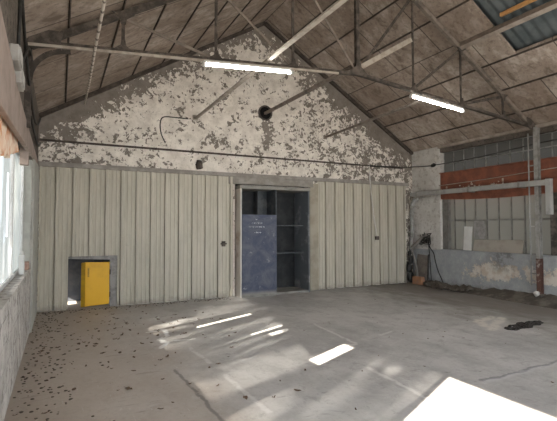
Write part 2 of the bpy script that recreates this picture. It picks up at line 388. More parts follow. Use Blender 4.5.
# back wall: gable over the lintel, solid behind the ribbed sheets, gaps for the cabinet and the low hatch
Y1 = YB + .22
b = MB()
b.prism([(XL-.25,YB,2.76), (XR+.3,YB,2.76), (XR+.3,YB,zroof(XR+.3)), (XM,YB,ZA), (XL-.25,YB,zroof(XL-.25))], (0,.22,0))
b.box((XL-.25,YB,1.05), (1.07,Y1,2.76)); b.box((XL-.25,YB,0), (.13,Y1,1.05)); b.box((1.07,YB,0), (3.62,Y1,2.76))
b.box((3.62,YB,2.62), (5.62,Y1,2.76)); b.box((5.62,YB,0), (XR+.3,Y1,2.76))
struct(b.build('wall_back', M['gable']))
# blank masonry behind the openings
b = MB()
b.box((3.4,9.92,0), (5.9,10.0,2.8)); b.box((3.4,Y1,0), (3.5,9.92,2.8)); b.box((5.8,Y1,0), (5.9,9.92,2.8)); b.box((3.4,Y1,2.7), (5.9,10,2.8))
b.box((-.6,10.35,0), (1.6,10.45,1.4)); b.box((1.5,Y1,0), (1.6,10.35,1.4)); b.box((-.6,Y1,1.3), (1.6,10.45,1.4)); b.box((-.7,Y1,.62), (-.6,10.45,1.4))  # last box, the left end, added to let in only low sun
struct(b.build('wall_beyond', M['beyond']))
# lintel and ledge
b = MB(); b.box((XL,YB-.06,2.765), (8.95,YB+.02,2.855)); struct(b.build('trim_1', M['lintel'], bevel=.01))
b = MB(); b.box((XL,YB-.025,3.255), (8.75,YB+.01,3.295)); struct(b.build('trim_2', M['purlin']))
# verge boards along the gable
for i, (s, n) in enumerate(((-1,'trim_3'), (1,'trim_4'))):
    b = MB(); xe = XL if s < 0 else XR
    b.bar((xe,YB-.04,zroof(xe)-.05), (XM,YB-.04,ZA-.05), .08, .07); struct(b.build(n, M['purlin']))

# left wall: blockwork parapet, window band, sooty wall above
WX0, WX1 = XL-.27, XL
b = MB(); b.box((WX0,YF,0), (WX1,YB,.955)); b.box((WX0,7.5,.955), (WX1,YB,2.72))
struct(b.build('wall_left', M['left']))
b = MB(); b.box((WX0,YF,2.62), (WX1,YB,zroof(XL)+.06)); struct(b.build('wall_left_upper', M['upper']))
b = MB(); b.box((WX1,7.56,0), (WX1+.025,YB-.05,2.72)); struct(b.build('trim_5', M['jamb']))
b = MB(); b.box((WX0-.04,YF,.955), (WX1+.01,7.5,.985)); struct(b.build('sill_left', M['left']))
b = MB(); b.box((WX0+.02,7.42,.985), (WX1-.005,7.5,2.62)); struct(b.build('trim_6', M['jamb']))

# right wall
b = MB()
b.box((XR,YF,0), (XR+.3,YB,.97))
struct(b.build('wall_right', M['parapet']))
b = MB()
b.box((XR,8.28,.97), (XR+.3,YB,2.42)); b.box((XR+.05,8.28,2.42), (XR+.3,YB,2.6)); b.box((XR,8.28,2.6), (XR+.3,YB,zroof(XR)+.06))
struct(b.build('pillar', M['pillar'], bevel=.012))
b = MB(); b.bar((XR-.02,YF,zroof(XR)-.03), (XR-.02,8.28,zroof(XR)-.03), .1, .07); struct(b.build('trim_7', M['palewood']))
b = MB(); b.box((XR+.02,YF,3.6), (XR+.3,8.28,zroof(XR)+.06)); struct(b.build('wall_right_upper', M['upper']))
# unseen front wall behind the camera, wide opening sized to let sky light in
b = MB(); b.box((XL-.2,YF-.2,0), (2.4,YF,3.6)); b.box((8.4,YF-.2,0), (XR+.3,YF,3.6))
b.prism([(XL-.3,YF-.2,3.5), (XR+.3,YF-.2,3.5), (XR+.3,YF-.2,zroof(XR+.3)), (XM,YF-.2,ZA), (XL-.3,YF-.2,zroof(XL-.3))], (0,.2,0))
struct(b.build('wall_front', M['front']))

# ------------------------------------------------------------------ glazing
def pane_grid(xp, y0, y1, z0, z1, holes, t=.006):
    ys = sorted({y0, y1, *[h[0] for h in holes], *[h[1] for h in holes]}); zs = sorted({z0, z1, *[h[2] for h in holes], *[h[3] for h in holes]})
    m = MB()
    for a, c in zip(ys, ys[1:]):
        for d, e in zip(zs, zs[1:]):
            cy, cz = (a+c)/2, (d+e)/2
            if any(h[0] < cy < h[1] and h[2] < cz < h[3] for h in holes): continue
            m.add([(xp,a,d),(xp,c,d),(xp,c,e),(xp,a,e)], [(0,1,2,3)])
    return m
GX = XL - .13
HOLES = [(2.70,2.94,1.93,2.40), (5.50,5.60,1.5,2.2), (4.12,4.24,2.0,2.15), (4.4,4.46,1.85,2.4)]
bays = [(1.27,2.66), (2.66,4.30), (4.30,5.90), (5.90,7.42)]
for i, (a, c) in enumerate(bays):
    m = MB(); w = .045
    m.box((GX-.025,a,.985), (GX+.025,a+w,2.62)); m.box((GX-.025,c-w,.985), (GX+.025,c,2.62))
    m.box((GX-.024,a,.985), (GX+.024,c,1.03)); m.box((GX-.024,a,2.575), (GX+.024,c,2.62))
    fr = struct(m.build('window_%d' % (i+1), M['wframe']))
    pane_grid(GX, a+w, c-w, 1.03, 2.575, [h for h in HOLES if a <= h[0] < c]).build('pane', M['glassL'], fr)

RX = XR + .18
ysR = [8.28 - .32*k for k in range(0, 27)]
def right_window(n, z0, z1, zh, mb, gm):
    m = MB()
    for y in ysR: m.box((RX-.015,y-.013,z0), (RX+.015,y+.013,z1))
    for zz in zh: m.box((RX-.014,ysR[-1],zz-.014), (RX+.016,8.28,zz+.014))
    m.box((RX-.03,ysR[-1],z0), (RX+.03,8.28,z0+.03)); m.box((RX-.03,ysR[-1],z1-.03), (RX+.03,8.28,z1))
    fr = struct(m.build('window_%d' % n, mb))
    pane_grid(RX+.004, ysR[-1], 8.28, z0, z1, []).build('pane', gm, fr)
right_window(5, 2.98, 3.62, [3.30], M['muntin'], M['glassU'])
right_window(6, .97, 2.42, [1.76], M['muntin2'], M['glassR'])
b = MB(); b.box((XR+.06,5.22,.99), (XR+.16,5.42,2.40)); struct(b.build('trim_12', M['steel']))
b = MB(); b.box((XR+.08,8.1,.97), (XR+.24,8.28,2.42)); struct(b.build('trim_8', M['muntin2']))
b = MB(); b.box((XR,YF,.965), (XR+.3,8.28,.99)); struct(b.build('sill_right', M['parapet']))

# ------------------------------------------------------------------ purlins
ordn = ['first','second','third','fourth','fifth','sixth','seventh']
for s, side in ((-1,'left'), (1,'right')):
    for k in range(1, 8):
        x = XM + s*.615*k
        thick = (s > 0 and k == 4)
        w, h = (.085,.13) if thick else (.015,.022)
        m = MB(); zz = zroof(x) - h/2 - .006
        segs = [(YF+.02, YT+.06 if thick else YB-.02)]
        m.bar((x,segs[0][0],zz), (x,segs[0][1],zz), w, h, (s*SL,0,1))
        nm = m.build('purlin', M['palewood'] if thick else M['purlin'], origin=(x,0,zz))
        lab = ('thick pale timber purlin, %s down from the ridge, on the right roof slope' if thick else 'thin dark purlin, %s down from the ridge, on the '+side+' roof slope') % ordn[k-1]
        tag(nm, lab, 'beam', 'purlins under the ceiling boards')

# sheet and batten seen through the gap in the boards
m = MB(); up = .16; N = 500
xs = [XM+.02 + (XR+.5-XM)*i/6 for i in range(7)]
ys = [YF + (YB+.25-YF)*i/N for i in range(N+1)]
vs = [(x, y, zroof(x)+up+.018*math.sin(y*2*math.pi/.177)) for y in ys for x in xs]
m.add(vs, [(j*7+i, j*7+i+1, (j+1)*7+i+1, (j+1)*7+i) for j in range(N) for i in range(6)])
o = m.build('corrugated_roof_sheet', M['sheet'], smooth=True)
sd = o.modifiers.new('thick', 'SOLIDIFY'); sd.thickness = .004
tag(o, 'blue grey corrugated roof sheet above the gap in the ceiling boards', 'roof sheet')
m = MB(); m.prism([(XM-.25,YF,ZA-.25*SL+.06), (XM,YF,ZA+.06), (XM+.25,YF,ZA-.25*SL+.2), (XM+.25,YF,ZA-.25*SL+.26), (XM,YF,ZA+.26), (XM-.25,YF,ZA-.25*SL+.12)], (0,YB+.25-YF,0)); m.build('ridge_sun_stop', M['sheet'], o)  # added to close the ridge gap against leaking sun
m = MB(); x = 6.77; m.bar((x,HY0,zroof(x)+.1), (x,4.75,zroof(x)+.1), .05, .06)
tag(m.build('timber_batten', M['batten'], origin=(x,4.75,zroof(x)+.1)), 'orange new timber batten inside the gap in the ceiling boards', 'batten')

# ------------------------------------------------------------------ the truss
tr = thing('roof_truss', 'dark steel roof truss spanning the hall in front of the gable wall', 'truss', (XM,YT,3.74))
for s in (-1, 1):
    xe = XL+.06 if s < 0 else XR-.06
    m = MB(); m.bar((xe,YT,zroof(xe)-.10), (XM,YT,ZA-.10), .07, .075); m.build('rafter', M['steel' if s < 0 else 'midsteel'], tr)
    m = MB(); m.bar((xe,YT,zchord(xe)), (XM,YT,zchord(XM)), .07, .05); m.build('lower_chord', M['steel'], tr)
m = MB(); m.bar((XL+.03,YT-.05,zchord(XL+.03)-.038), (3.95,YT-.05,zchord(3.95)-.038), .03, .032); m.build('conduit', M['palesteel'], tr)  # pale strip painting the lit lower flange of the left chord, no conduit
m = MB(); m.bar((XM,YT,zchord(XM)), (XM,YT,ZA-.12), .065, .065); m.build('king_post', M['steel'], tr)
nx = [XM + s*1.23*k for s in (-1,1) for k in (1,2,3)]
for x in nx:
    m = MB(); m.angle((x,YT,zchord(x)), (x,YT,zroof(x)-.12), .042, .012, (0,1,0)); m.build('web_post', M['steel'], tr)
for s in (-1, 1):
    for k in (0,1,2):
        xa, xb = XM + s*1.23*k, XM + s*1.23*(k+1)
        pale = s < 0 and k in (0, 1, 2)
        m = MB(); m.angle((xa,YT+.03,zchord(xa)+.02), (xb,YT+.03,zroof(xb)-.14), .04 if s < 0 else .05, .01, (0,1,0))
        m.build('web_diagonal', M['midsteel' if pale else 'steel'], tr)
m = MB(); xa = XM; xb = XM+1.21; m.bar((xa+.06,YT-.03,zchord(xa)+.12), (xb-.02,YT-.03,4.95), .012, .085); m.build('flat_strut', M['palesteel'], tr)
# gussets
def gusset(x, z, w, h, low=True):
    m = MB(); k = 1 if low else -1
    m.prism([(x-w,YT-.045,z), (x+w,YT-.045,z), (x+w*.28,YT-.045,z+k*h*.5), (x+w*.2,YT-.045,z+k*h), (x-w*.2,YT-.045,z+k*h), (x-w*.28,YT-.045,z+k*h*.5)], (0,.015,0))
    m.build('gusset', M['steel'], tr)
gusset(XM, zchord(XM), .2, .22)
for x in nx:
    gusset(x, zchord(x), .12, .13); gusset(x, zroof(x)-.1, .14, .14, False)
# end plates with a curved knee at the left
xe = XL+.03
m = MB(); m.prism([(xe,YT-.05,3.66), (xe+.32,YT-.05,3.72), (xe+.36,YT-.05,3.92), (xe,YT-.05,3.74+.16)], (0,.014,0)); m.build('end_plate', M['steel'], tr)
arc = [(xe+.02+.42*(1-math.cos(t)), YT-.03, 3.30+.40*math.sin(t)) for t in [math.pi/2*i/7 for i in range(8)]]
m = MB()
for p, q in zip(arc, arc[1:]): m.bar(p, q, .06, .018, (0,1,0))
m.build('knee_brace', M['steel'], tr)
m = MB(); m.bar((XL+.035,YT,2.75), (XL+.035,YT,3.86), .07, .05, (0,1,0)); m.build('wall_post', M['steel'], tr)
xe = XR-.03
m = MB(); m.prism([(xe,YT-.05,3.62), (xe-.3,YT-.05,3.74), (xe-.3,YT-.05,3.92), (xe,YT-.05,3.84)], (0,.014,0)); m.build('end_plate', M['steel'], tr)

# bars running along the hall
m = MB(); m.angle((2.66,YB,4.045), (2.66,1.0,4.045), .07, .022); m.bar((2.66,YB,4.045), (2.66,YB-.02,4.045), .12, .12)
tag(m.build('brace_bar', M['palesteel'], origin=(2.66,YT,4.045)), 'pale angle bar lying on the truss above the left lamp, running back to the gable', 'bar', 'long bars between truss and gable')
m = MB(); m.bar((4.38,YB-.02,4.345), (4.38,YT+.05,4.30), .06, .06)
tag(m.build('brace_bar', M['midsteel'], origin=(4.38,YT,4.3)), 'grey bar from the truss centre back to the black flue hole in the gable', 'bar', 'long bars between truss and gable')
m = MB(); m.bar((6.12,YB,3.93), (6.12,YT+.03,4.02), .045, .045); m.bar((6.12,YB,3.93), (6.12,YB-.02,3.93), .1, .1)
tag(m.build('brace_bar', M['midsteel'], origin=(6.12,YT,4.02)), 'thin brown bar running from the gable right of the flue hole to the truss', 'bar', 'long bars between truss and gable')

# lamps
def lamp(x0, z0, x1, z1, label):
    y = YT - .1
    t = thing('fluorescent_lamp', label, 'lamp', ((x0+x1)/2,y,(z0+z1)/2), 'fluorescent lamps under the truss')
    d = (V((x1,y,z1)) - V((x0,y,z0))).normalized(); n = V((-d.z,0,d.x))
    a, c = V((x0,y,z0)), V((x1,y,z1))
    m = MB(); m.bar(a+n*.036, c+n*.036, .05, .03); m.build('housing', M['housing'], t)
    m = MB(); m.tube([a, c], .019, 12); m.build('tube', M['tube'], t, smooth=False)
    for p, q in ((a-d*.02, a+d*.015), (c-d*.015, c+d*.02)):
        m = MB(); m.bar(p, q, .05, .055); m.build('end_cap', M['housing'], t)
    for k in (.2, .8):
        p = a.lerp(c, k) + n*.05; m = MB(); m.bar(p, (p.x, y+.06, zchord(p.x)-.02), .012, .012); m.build('hanger', M['steel'], t)
lamp(1.71, 3.81, 3.05, 3.915, 'lit white fluorescent tube lamp under the left half of the truss')
lamp(5.46, 3.89, 6.76, 3.785, 'lit white fluorescent tube lamp under the right half of the truss')

# ------------------------------------------------------------------ ribbed sheets
def ribbed(name, label, x0, x1, z1, holes, off=0):
    pitch = .297; r = .042
    brk = set([x0, x1])
    for h in holes: brk |= {h[0], h[1]}
    prof = []
    k = math.floor((x0-off)/pitch) - 1
    while off + k*pitch < x1 + .3:
        c = off + k*pitch
        for dx, d in ((-.012,0), (-.009,-.016), (.003,-.016), (.006,r), (.052,r), (.064,0), (.120,0), (.127,.007), (.147,.007), (.154,0), (.205,0), (.212,.007), (.232,.007), (.239,0)): prof.append((c+dx, d))
        k += 1
    def depth(x):
        for (a, d0), (c, d1) in zip(prof, prof[1:]):
            if a <= x <= c: return d0 + (d1-d0)*(x-a)/(c-a)
        return 0
    xs = sorted(brk | {p[0] for p in prof if x0 < p[0] < x1})
    m = MB(); yb = YB - .022
    zl = sorted({0.012, z1, *[h[2] for h in holes]})
    for a, c in zip(xs, xs[1:]):
        da, dc = depth(a+1e-6), depth(c-1e-6)
        for d, e in zip(zl, zl[1:]):
            if any(h[0]-1e-6 <= a and c <= h[1]+1e-6 and e <= h[2]+1e-6 for h in holes): continue
            m.add([(a,yb-da,d),(c,yb-dc,d),(c,yb-dc,e),(a,yb-da,e)], [(0,1,2,3)])
    me = m.build(name, M['clad'], origin=(x0,yb,0))
    bm = bmesh.new(); bm.from_mesh(me.data); bmesh.ops.remove_doubles(bm, verts=bm.verts, dist=1e-5); bm.to_mesh(me.data); bm.free()
    s = me.modifiers.new('thick', 'SOLIDIFY'); s.thickness = .004; s.offset = 0
    return me
o = ribbed('ribbed_metal_sheeting', '', XL+.03, 3.56, 2.765, [(.15,1.05,1.03)], off=-.085)
tag(o, 'cream ribbed metal sheeting left of the cabinet, with the low hatch cut in', 'wall sheeting', 'ribbed metal sheeting')
o2 = ribbed('ribbed_metal_sheeting', '', 5.86, 8.82, 2.765, [], off=6.09)
tag(o2, 'cream ribbed metal sheeting right of the cabinet', 'wall sheeting', 'ribbed metal sheeting')
m = MB(); m.box((3.27,YB-.075,1.16), (3.36,YB-.055,1.28)); m.box((3.24,YB-.085,1.205), (3.39,YB-.07,1.235))
tag(m.build('latch', M['steel'], origin=(3.32,YB-.06,1.22), bevel=.004), 'rusty dark latch on the cream sheeting left of the cabinet', 'latch')
# jamb board right of the cabinet
m = MB(); m.box((5.62,YB-.05,0), (5.87,YB-.004,2.7)); struct(m.build('trim_9', M['brown'], bevel=.004))
m = MB(); m.box((3.45,YB-.055,2.60), (5.72,YB-.002,2.762)); struct(m.build('trim_10', M['lintel'], bevel=.006))

# ------------------------------------------------------------------ the cabinet
cb = thing('metal_cabinet', 'tall open grey metal cabinet set in the back wall, blue panel on its left bay', 'cabinet', (4.56,9.06,0))
CY0, CY1 = 9.06, 9.80
m = MB(); m.box((3.655,CY0,0), (3.685,CY1,2.56)); m.build('side_panel', M['cabside'], cb, bevel=.003)
m = MB(); m.box((5.455,CY0,0), (5.485,CY1,2.56)); m.build('side_panel', M['cablit'], cb, bevel=.003)
m = MB(); m.box((4.555,CY0+.01,0.05), (4.58,CY1,2.5)); m.build('divider', M['cabinet'], cb)
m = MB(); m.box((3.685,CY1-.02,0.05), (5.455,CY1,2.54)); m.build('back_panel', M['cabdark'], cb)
m = MB(); m.box((3.64,CY0-.02,2.48), (5.50,CY1,2.56)); m.build('top', M['rail'], cb, bevel=.004)
m = MB(); m.box((3.685,CY0+.02,0.0), (5.455,CY1,.05)); m.build('bottom', M['rail'], cb)
for z in (.94, 1.62):
    m = MB(); m.box((4.58,CY0+.28,z), (5.455,CY1-.02,z+.025)); m.build('shelf', M['cabinet'], cb)
m = MB(); m.box((4.30,9.55,1.9), (4.32,CY1-.02,2.48)); m.box((4.32,9.55,1.9), (4.555,9.57,2.48)); m.build('inner_panel', M['cabinet'], cb)
d = MB(); d.box((3.69,CY0-.022,.055), (4.565,CY0-.002,1.885)); dr = d.build('door', M['blue'], cb, bevel=.004)
dr['label'] = 'scuffed blue panel with faint white writing'
m = MB(); random.seed(3)
for row, (z, x0, x1) in enumerate(((1.775,4.02,4.07), (1.69,3.93,4.20), (1.60,3.85,4.22), (1.47,3.99,4.16))):
    x = x0
    while x < x1:
        h = random.uniform(.018,.034); t = random.choice((0,1,2))
        y = CY0-.0235
        if t == 0: m.bar((x,y,z-h/2), (x+.008,y,z+h/2), .006, .002, (0,1,0))
        elif t == 1: m.bar((x,y,z), (x+.022,y,z+.004), .006, .002, (0,1,0))
        else: m.bar((x,y,z+h/2), (x+.016,y,z-h/2), .006, .002, (0,1,0)); m.bar((x+.016,y,z-h/2), (x+.02,y,z+h/2), .006, .002, (0,1,0))
        x += random.uniform(.026,.045)
m.build('chalk_writing', M['chalk'], dr)
m = MB(); m.box((3.69,CY0-.03,0), (4.57,CY0,.05)); m.build('kick_rail', M['rail'], cb)
m = MB(); m.box((3.68,CY0,2.0), (3.70,CY0+.02,2.48)); m.build('door_stop', M['cabinet'], cb)

# ------------------------------------------------------------------ yellow hatch
h = thing('hatch_door', 'small yellow steel hatch door standing ajar in the left sheeting', 'hatch', (.9,9.29,0))
m = MB(); m.prism([(.455,9.262,.04), (.90,9.285,.06), (.905,9.285,.12), (.905,9.285,.90), (.455,9.262,.91)], (0,.018,0)); m.build('panel', M['yellow'], h, bevel=.006)
m = MB(); m.prism([(.385,9.30,.03), (.455,9.262,.04), (.455,9.262,.91), (.385,9.30,.90)], (.004,.02,0)); m.build('flange', M['yellowdk'], h)
for z in (.25, .7):
    m = MB(); m.tube([(.915,9.275,z-.05), (.915,9.275,z+.05)], .012, 8); m.build('hinge', M['steel'], h)
m = MB(); m.box((.50,9.243,.62), (.53,9.262,.80)); m.build('handle', M['yellowdk'], h, bevel=.004)
fr = thing('hatch_frame', 'mottled grey frame around the yellow hatch', 'frame', (.6,9.3,0))
m = MB(); m.box((.92,9.318,0), (1.068,9.42,1.045)); m.build('jamb', M['greyframe'], fr)
m = MB(); m.prism([(.14,9.316,.985), (.92,9.316,.945), (.92,9.316,1.045), (.14,9.316,1.045)], (0,.1,0)); m.build('head', M['greyframe'], fr)
m = MB(); m.box((.132,9.316,0), (.155,9.41,.98)); m.build('jamb', M['cabinet'], fr)

# ------------------------------------------------------------------ things on the gable
fl = thing('flue_collar', 'black round flue hole in the middle of the gable', 'flue', (4.39,YB,4.36))
def ring(c, r0, r1, y0, y1, n=24):
    m = MB(); vs = []
    for r, y in ((r0,y1),(r0,y0),(r1,y0),(r1,y1)):
        for k in range(n): vs.append((c[0]+r*math.cos(2*math.pi*k/n), y, c[1]+r*math.sin(2*math.pi*k/n)))
    fs = [(j*n+k, j*n+(k+1)%n, ((j+1)%4)*n+(k+1)%n, ((j+1)%4)*n+k) for j in range(4) for k in range(n)]
    return m.add(vs, fs)
ring((4.39,4.36), .15, .185, YB-.035, YB-.001).build('rim', M['steel'], fl, smooth=False)
m = MB(); m.tube([(4.39,YB-.004,4.36), (4.39,YB-.001,4.36)], .15, 24); m.build('dark_hole_disc', M['hole_dark'], fl)  # black disc painted as the dark inside of the hole, nothing is cut
def smooth_path(pts, n=6):
    pts = [V(p) for p in pts]; P = [pts[0]] + pts + [pts[-1]]; out = []
    for i in range(1, len(P)-2):
        a, b_, c, d_ = P[i-1], P[i], P[i+1], P[i+2]
        for k in range(n):
            t = k/n; out.append(.5*((2*b_) + (c-a)*t + (2*a-5*b_+4*c-d_)*t*t + (3*b_-a-3*c+d_)*t**3))
    return out + [pts[-1]]
def cable(name, pts, r, mat, label, cat, group=None, n=6):
    m = MB(); p = smooth_path(pts, n); m.tube(p, r, 6)
    return tag(m.build(name, mat, smooth=True, origin=pts[0]), label, cat, group)
yg = YB-.013
cable('cable', [(2.0,yg,3.42),(1.91,yg,3.62),(1.89,yg,3.85),(1.96,yg,3.98),(2.2,yg,4.0),(2.5,yg,4.0)], .012, M['black'], 'thin black cable looping on the gable below the left bar', 'cable')
m = MB(); m.lump((2.75,YB-.03,2.99), (.085,.05,.11), 3, .4)
tag(m.build('broken_pipe_stub', M['steel'], smooth=True, origin=(2.75,YB,2.99)), 'dark broken stub in the plaster just above the lintel, left of the cabinet', 'pipe stub')
cb2 = thing('switch_cord', 'thin white conduit with a small dark switch box on the right ribbed sheeting', 'switch', (7.73,9.2,1.29))
m = MB(); m.tube(smooth_path([(7.50,YB-.07,3.26),(7.51,YB-.095,2.8),(7.58,YB-.09,2.2),(7.66,YB-.09,1.7),(7.73,YB-.09,1.33)], 5), .015, 6); m.build('cord', M['stone'], cb2, smooth=True)
m = MB(); m.box((7.67,YB-.115,1.24), (7.79,YB-.07,1.34)); m.build('switch_box', M['steel'], cb2, bevel=.008)
m = MB(); m.tube(smooth_path([(7.5,YB-.03,3.27),(8.5,YB-.05,3.3),(9.0,YB-.05,3.32),(9.1,9.2,3.33),(9.1,8.5,3.28),(9.1,7.0,3.30),(9.1,5.3,3.39),(9.1,3,3.4)], 5), .013, 6)
wc = tag(m.build('cable', M['black'], smooth=True, origin=(9.1,8.5,3.28)), 'black cable strung from the gable over the white pillar and dark upper panes', 'cable')
m = MB(); m.lump((9.09,8.47,3.28), (.05,.09,.055), 5, .3); m.build('junction', M['black'], wc, smooth=True)
m = MB(); m.tube(smooth_path([(9.105,8.3,2.70),(9.105,6.8,2.74),(9.105,5.0,2.82),(9.105,3.0,2.86)], 4), .01, 6)
tag(m.build('wire', M['palesteel'], smooth=True, origin=(9.105,6.8,2.74)), 'thin pale wire stretched across the rusty red beam', 'wire')

# ------------------------------------------------------------------ right wall fittings
rb = thing('rusty_beam', 'rusty red steel beam between the two window bands of the right wall', 'beam', (9.2,5.6,2.4))
m = MB(); N = 24; y0, y1 = 8.27, 2.5
top = []; bot = []
for i in range(N+1):
    y = y0 + (y1-y0)*i/N; u = (8.27-y)/3.4
    top.append((9.13,y,3.03)); bot.append((9.13,y,2.33 - .06*math.sin(max(0,min(1,u))*math.pi)))
for i in range(N):
    p = [bot[i], bot[i+1], top[i+1], top[i]]; q = [(x+.03,y,z) for x,y,z in p]
    m.add(p+q, [(0,1,2,3),(7,6,5,4),(0,4,5,1),(3,2,6,7)])
m.build('web', M['rust'], rb)
m = MB(); m.box((9.095,2.5,3.02), (9.28,8.27,3.04)); m.build('top_flange', M['rust'], rb)
m = MB(); m.box((9.10,2.5,2.62), (9.135,8.2,2.632)); m.build('seam_strip', M['rust'], rb)
m = MB(); random.seed(11)
for _ in range(26):
    y = random.gauss(7.1,.35); z = 2.60+random.gauss(0,.045); s = random.uniform(.012,.035)
    m.prism([(9.129,y-s,z-s*.5), (9.129,y+s*.6,z-s*.8), (9.129,y+s,z+s*.4), (9.129,y-s*.3,z+s*.9)], (-.003,0,0))
m.box((9.12,6.42,2.58), (9.129,6.46,2.72)); m.build('paint_flakes', M['paintflake'], rb)
dc = thing('duct', 'long grey square duct along the rusty beam, turning down beside the post', 'duct', (9.0,5.3,2.5))
m = MB(); m.box((8.875,5.33,2.45), (8.975,9.14,2.565)); m.build('run', M['duct'], dc, bevel=.01)
m = MB(); m.box((8.875,5.22,1.84), (8.975,5.33,2.58)); m.build('drop', M['duct'], dc, bevel=.01)
for y in (8.9, 7.2, 5.9):
    m = MB(); m.box((8.865,y-.02,2.44), (9.115,y+.02,2.575)); m.build('bracket', M['rail'], dc)
m = MB(); m.lump((8.98,5.20,3.2), (.05,.07,.08), 2, .2)
# steel post
ps = thing('steel_post', 'grey steel post with rusty foot against the right wall, carrying the truss', 'post', (9.0,5.58,0))
m = MB(); m.box((8.985,5.53,.62), (8.995,5.62,3.72)); m.box((9.07,5.53,.62), (9.08,5.62,3.72)); m.box((8.995,5.57,.62), (9.07,5.582,3.72)); m.build('shaft', M['greypipe'], ps)
m = MB(); m.box((8.983,5.528,.17), (8.997,5.622,.92)); m.box((9.068,5.528,.17), (9.082,5.622,.92)); m.box((8.997,5.568,.17), (9.068,5.584,.92)); m.build('rusty_foot', M['footrust'], ps)
m = MB(); m.box((8.95,5.50,0), (9.10,5.66,.18)); m.build('footing', M['soil'], ps)
m = MB(); m.tube([(8.97,5.72,.35), (8.97,5.72,3.6)], .015, 8)
m.build('conduit', M['duct'], ps, smooth=True)
for z in (.6, 1.6, 2.9):
    m = MB(); m.box((8.965,5.61,z-.012), (8.99,5.74,z+.012)); m.build('clip', M['rail'], ps)
m = MB(); m.lump((8.88,5.56,.20), (.055,.055,.06), 9, .35)
tag(m.build('white_stone', M['stone'], smooth=True, origin=(8.88,5.56,.25)), 'small white stone at the foot of the rusty post', 'stone')
# boards on the right sill
m = MB(); m.prism([(XR+.06,6.05,.992), (XR+.06,7.33,.992), (XR+.13,7.33,1.27), (XR+.13,6.05,1.29)], (.018,0,0))
tag(m.build('beige_board', M['beige'], origin=(XR+.1,6.7,.99), bevel=.003), 'long beige board leaning in the lower window of the right wall', 'board')
m = MB(); m.prism([(XR+.09,7.40,.992), (XR+.09,7.64,.992), (XR+.14,7.64,1.60), (XR+.14,7.40,1.60)], (.012,0,0))
tag(m.build('white_board', M['white'], origin=(XR+.1,7.5,.99), bevel=.003), 'narrow white board upright in the lower window, left of the beige board', 'board')
m = MB(); m.prism([(XR+.148,7.03,1.295), (XR+.148,7.36,1.295), (XR+.156,7.36,1.74), (XR+.156,7.03,1.74)], (.006,0,0))
tag(m.build('grey_board', M['greyframe'], origin=(XR+.15,7.2,1.3)), 'grey board filling one pane above the beige board', 'board')

# ------------------------------------------------------------------ corner heap
pp = thing('drain_pipe', 'bent grey pipe coming down the corner beside the white pillar', 'pipe', (8.98,9.15,.9))
m = MB(); m.tube(smooth_path([(9.03,9.0,2.40),(8.985,9.13,2.30),(8.97,9.18,2.1),(8.97,9.18,1.5),(8.95,9.2,1.12),(8.93,9.2,.92)], 6), .05, 10); m.build('run', M['greypipe'], pp, smooth=True)
for z in (1.4, 2.15):
    m = MB(); m.tube([(8.97,9.18,z-.03), (8.97,9.18,z+.03)], .062, 10); m.build('collar', M['rail'], pp, smooth=True)
m = MB(); m.tube(smooth_path([(8.90,9.12,.98),(8.96,9.05,1.08),(9.03,8.86,1.28),(9.05,8.76,1.36),(9.07,8.68,1.3)], 6), .055, 8)
tag(m.build('hose', M['hose'], smooth=True, origin=(9.0,9,1.1)), 'thick grey hose rising from the drain pipe to the black tangle on the pillar', 'hose')
m = MB(); m.tube(smooth_path([(8.88,9.1,.98),(8.92,9.05,.7),(8.97,9.03,.45),(8.98,9.02,.2)], 6), .035, 8)
tag(m.build('hose', M['hose'], smooth=True, origin=(8.9,9.1,.9)), 'grey hose hanging from the drain pipe over the terracotta block', 'hose')
tg = thing('cable_tangle', 'black tangle of cable hanging on the pillar, tail running to the floor', 'cable', (9.05,8.75,1.35))
random.seed(5)
m = MB()
for _ in range(9):
    pts = [(9.05+random.uniform(-.06,.05), 8.76+random.uniform(-.2,.17), 1.28+random.uniform(-.17,.15)) for _ in range(6)]
    m.tube(smooth_path(pts, 4), .011, 5)
m.build('coil', M['black'], tg, smooth=True)
m = MB(); m.tube(smooth_path([(9.06,8.66,1.3),(9.06,8.62,1.05),(9.08,8.50,.88),(9.06,8.42,.65),(9.02,8.30,.42),(8.96,8.12,.2),(8.85,7.95,.06)], 5), .013, 6); m.build('tail', M['black'], tg, smooth=True)
m = MB(); m.tube(smooth_path([(9.08,8.70,1.3),(9.09,8.66,.9),(9.06,8.6,.5),(8.98,8.5,.2),(8.9,8.4,.05)], 5), .011, 6); m.build('tail', M['black'], tg, smooth=True)
m = MB(); m.prism([(8.99,9.17,.02), (8.97,8.68,.02), (9.09,8.73,.80), (9.10,9.10,.82)], (.022,0,0))
tag(m.build('leaning_board', M['plank'], origin=(9.0,8.9,0), bevel=.004), 'brown grey board leaning on the pillar behind the terracotta block', 'board')
m = MB(); m.prism([(8.98,8.66,.02), (8.96,8.61,.02), (9.08,8.68,.83), (9.10,8.72,.83)], (.02,0,0))
tag(m.build('leaning_bar', M['black'], origin=(9.0,8.65,0)), 'black bar leaning at the right edge of the leaning board', 'bar')
m = MB(); m.box((8.78,8.66,.0), (8.92,9.02,.225))
tag(m.build('terracotta_block', M['terra'], origin=(8.85,8.9,0), bevel=.03), 'terracotta coloured block on the floor in the right back corner', 'block')
m = MB()
for i, (x, y, z, s) in enumerate(((8.80,9.2,.2,.13),(8.78,9.22,.45,.11),(8.84,9.21,.68,.10),(8.80,9.22,.85,.08))): m.lump((x+.02,y-.09,z), (s*.8,s*.55,s*1.2), i+2, .5)
tag(m.build('black_rags', M['black'], smooth=True, origin=(8.8,9.2,0)), 'black rags heaped up the end of the right sheeting', 'rags')

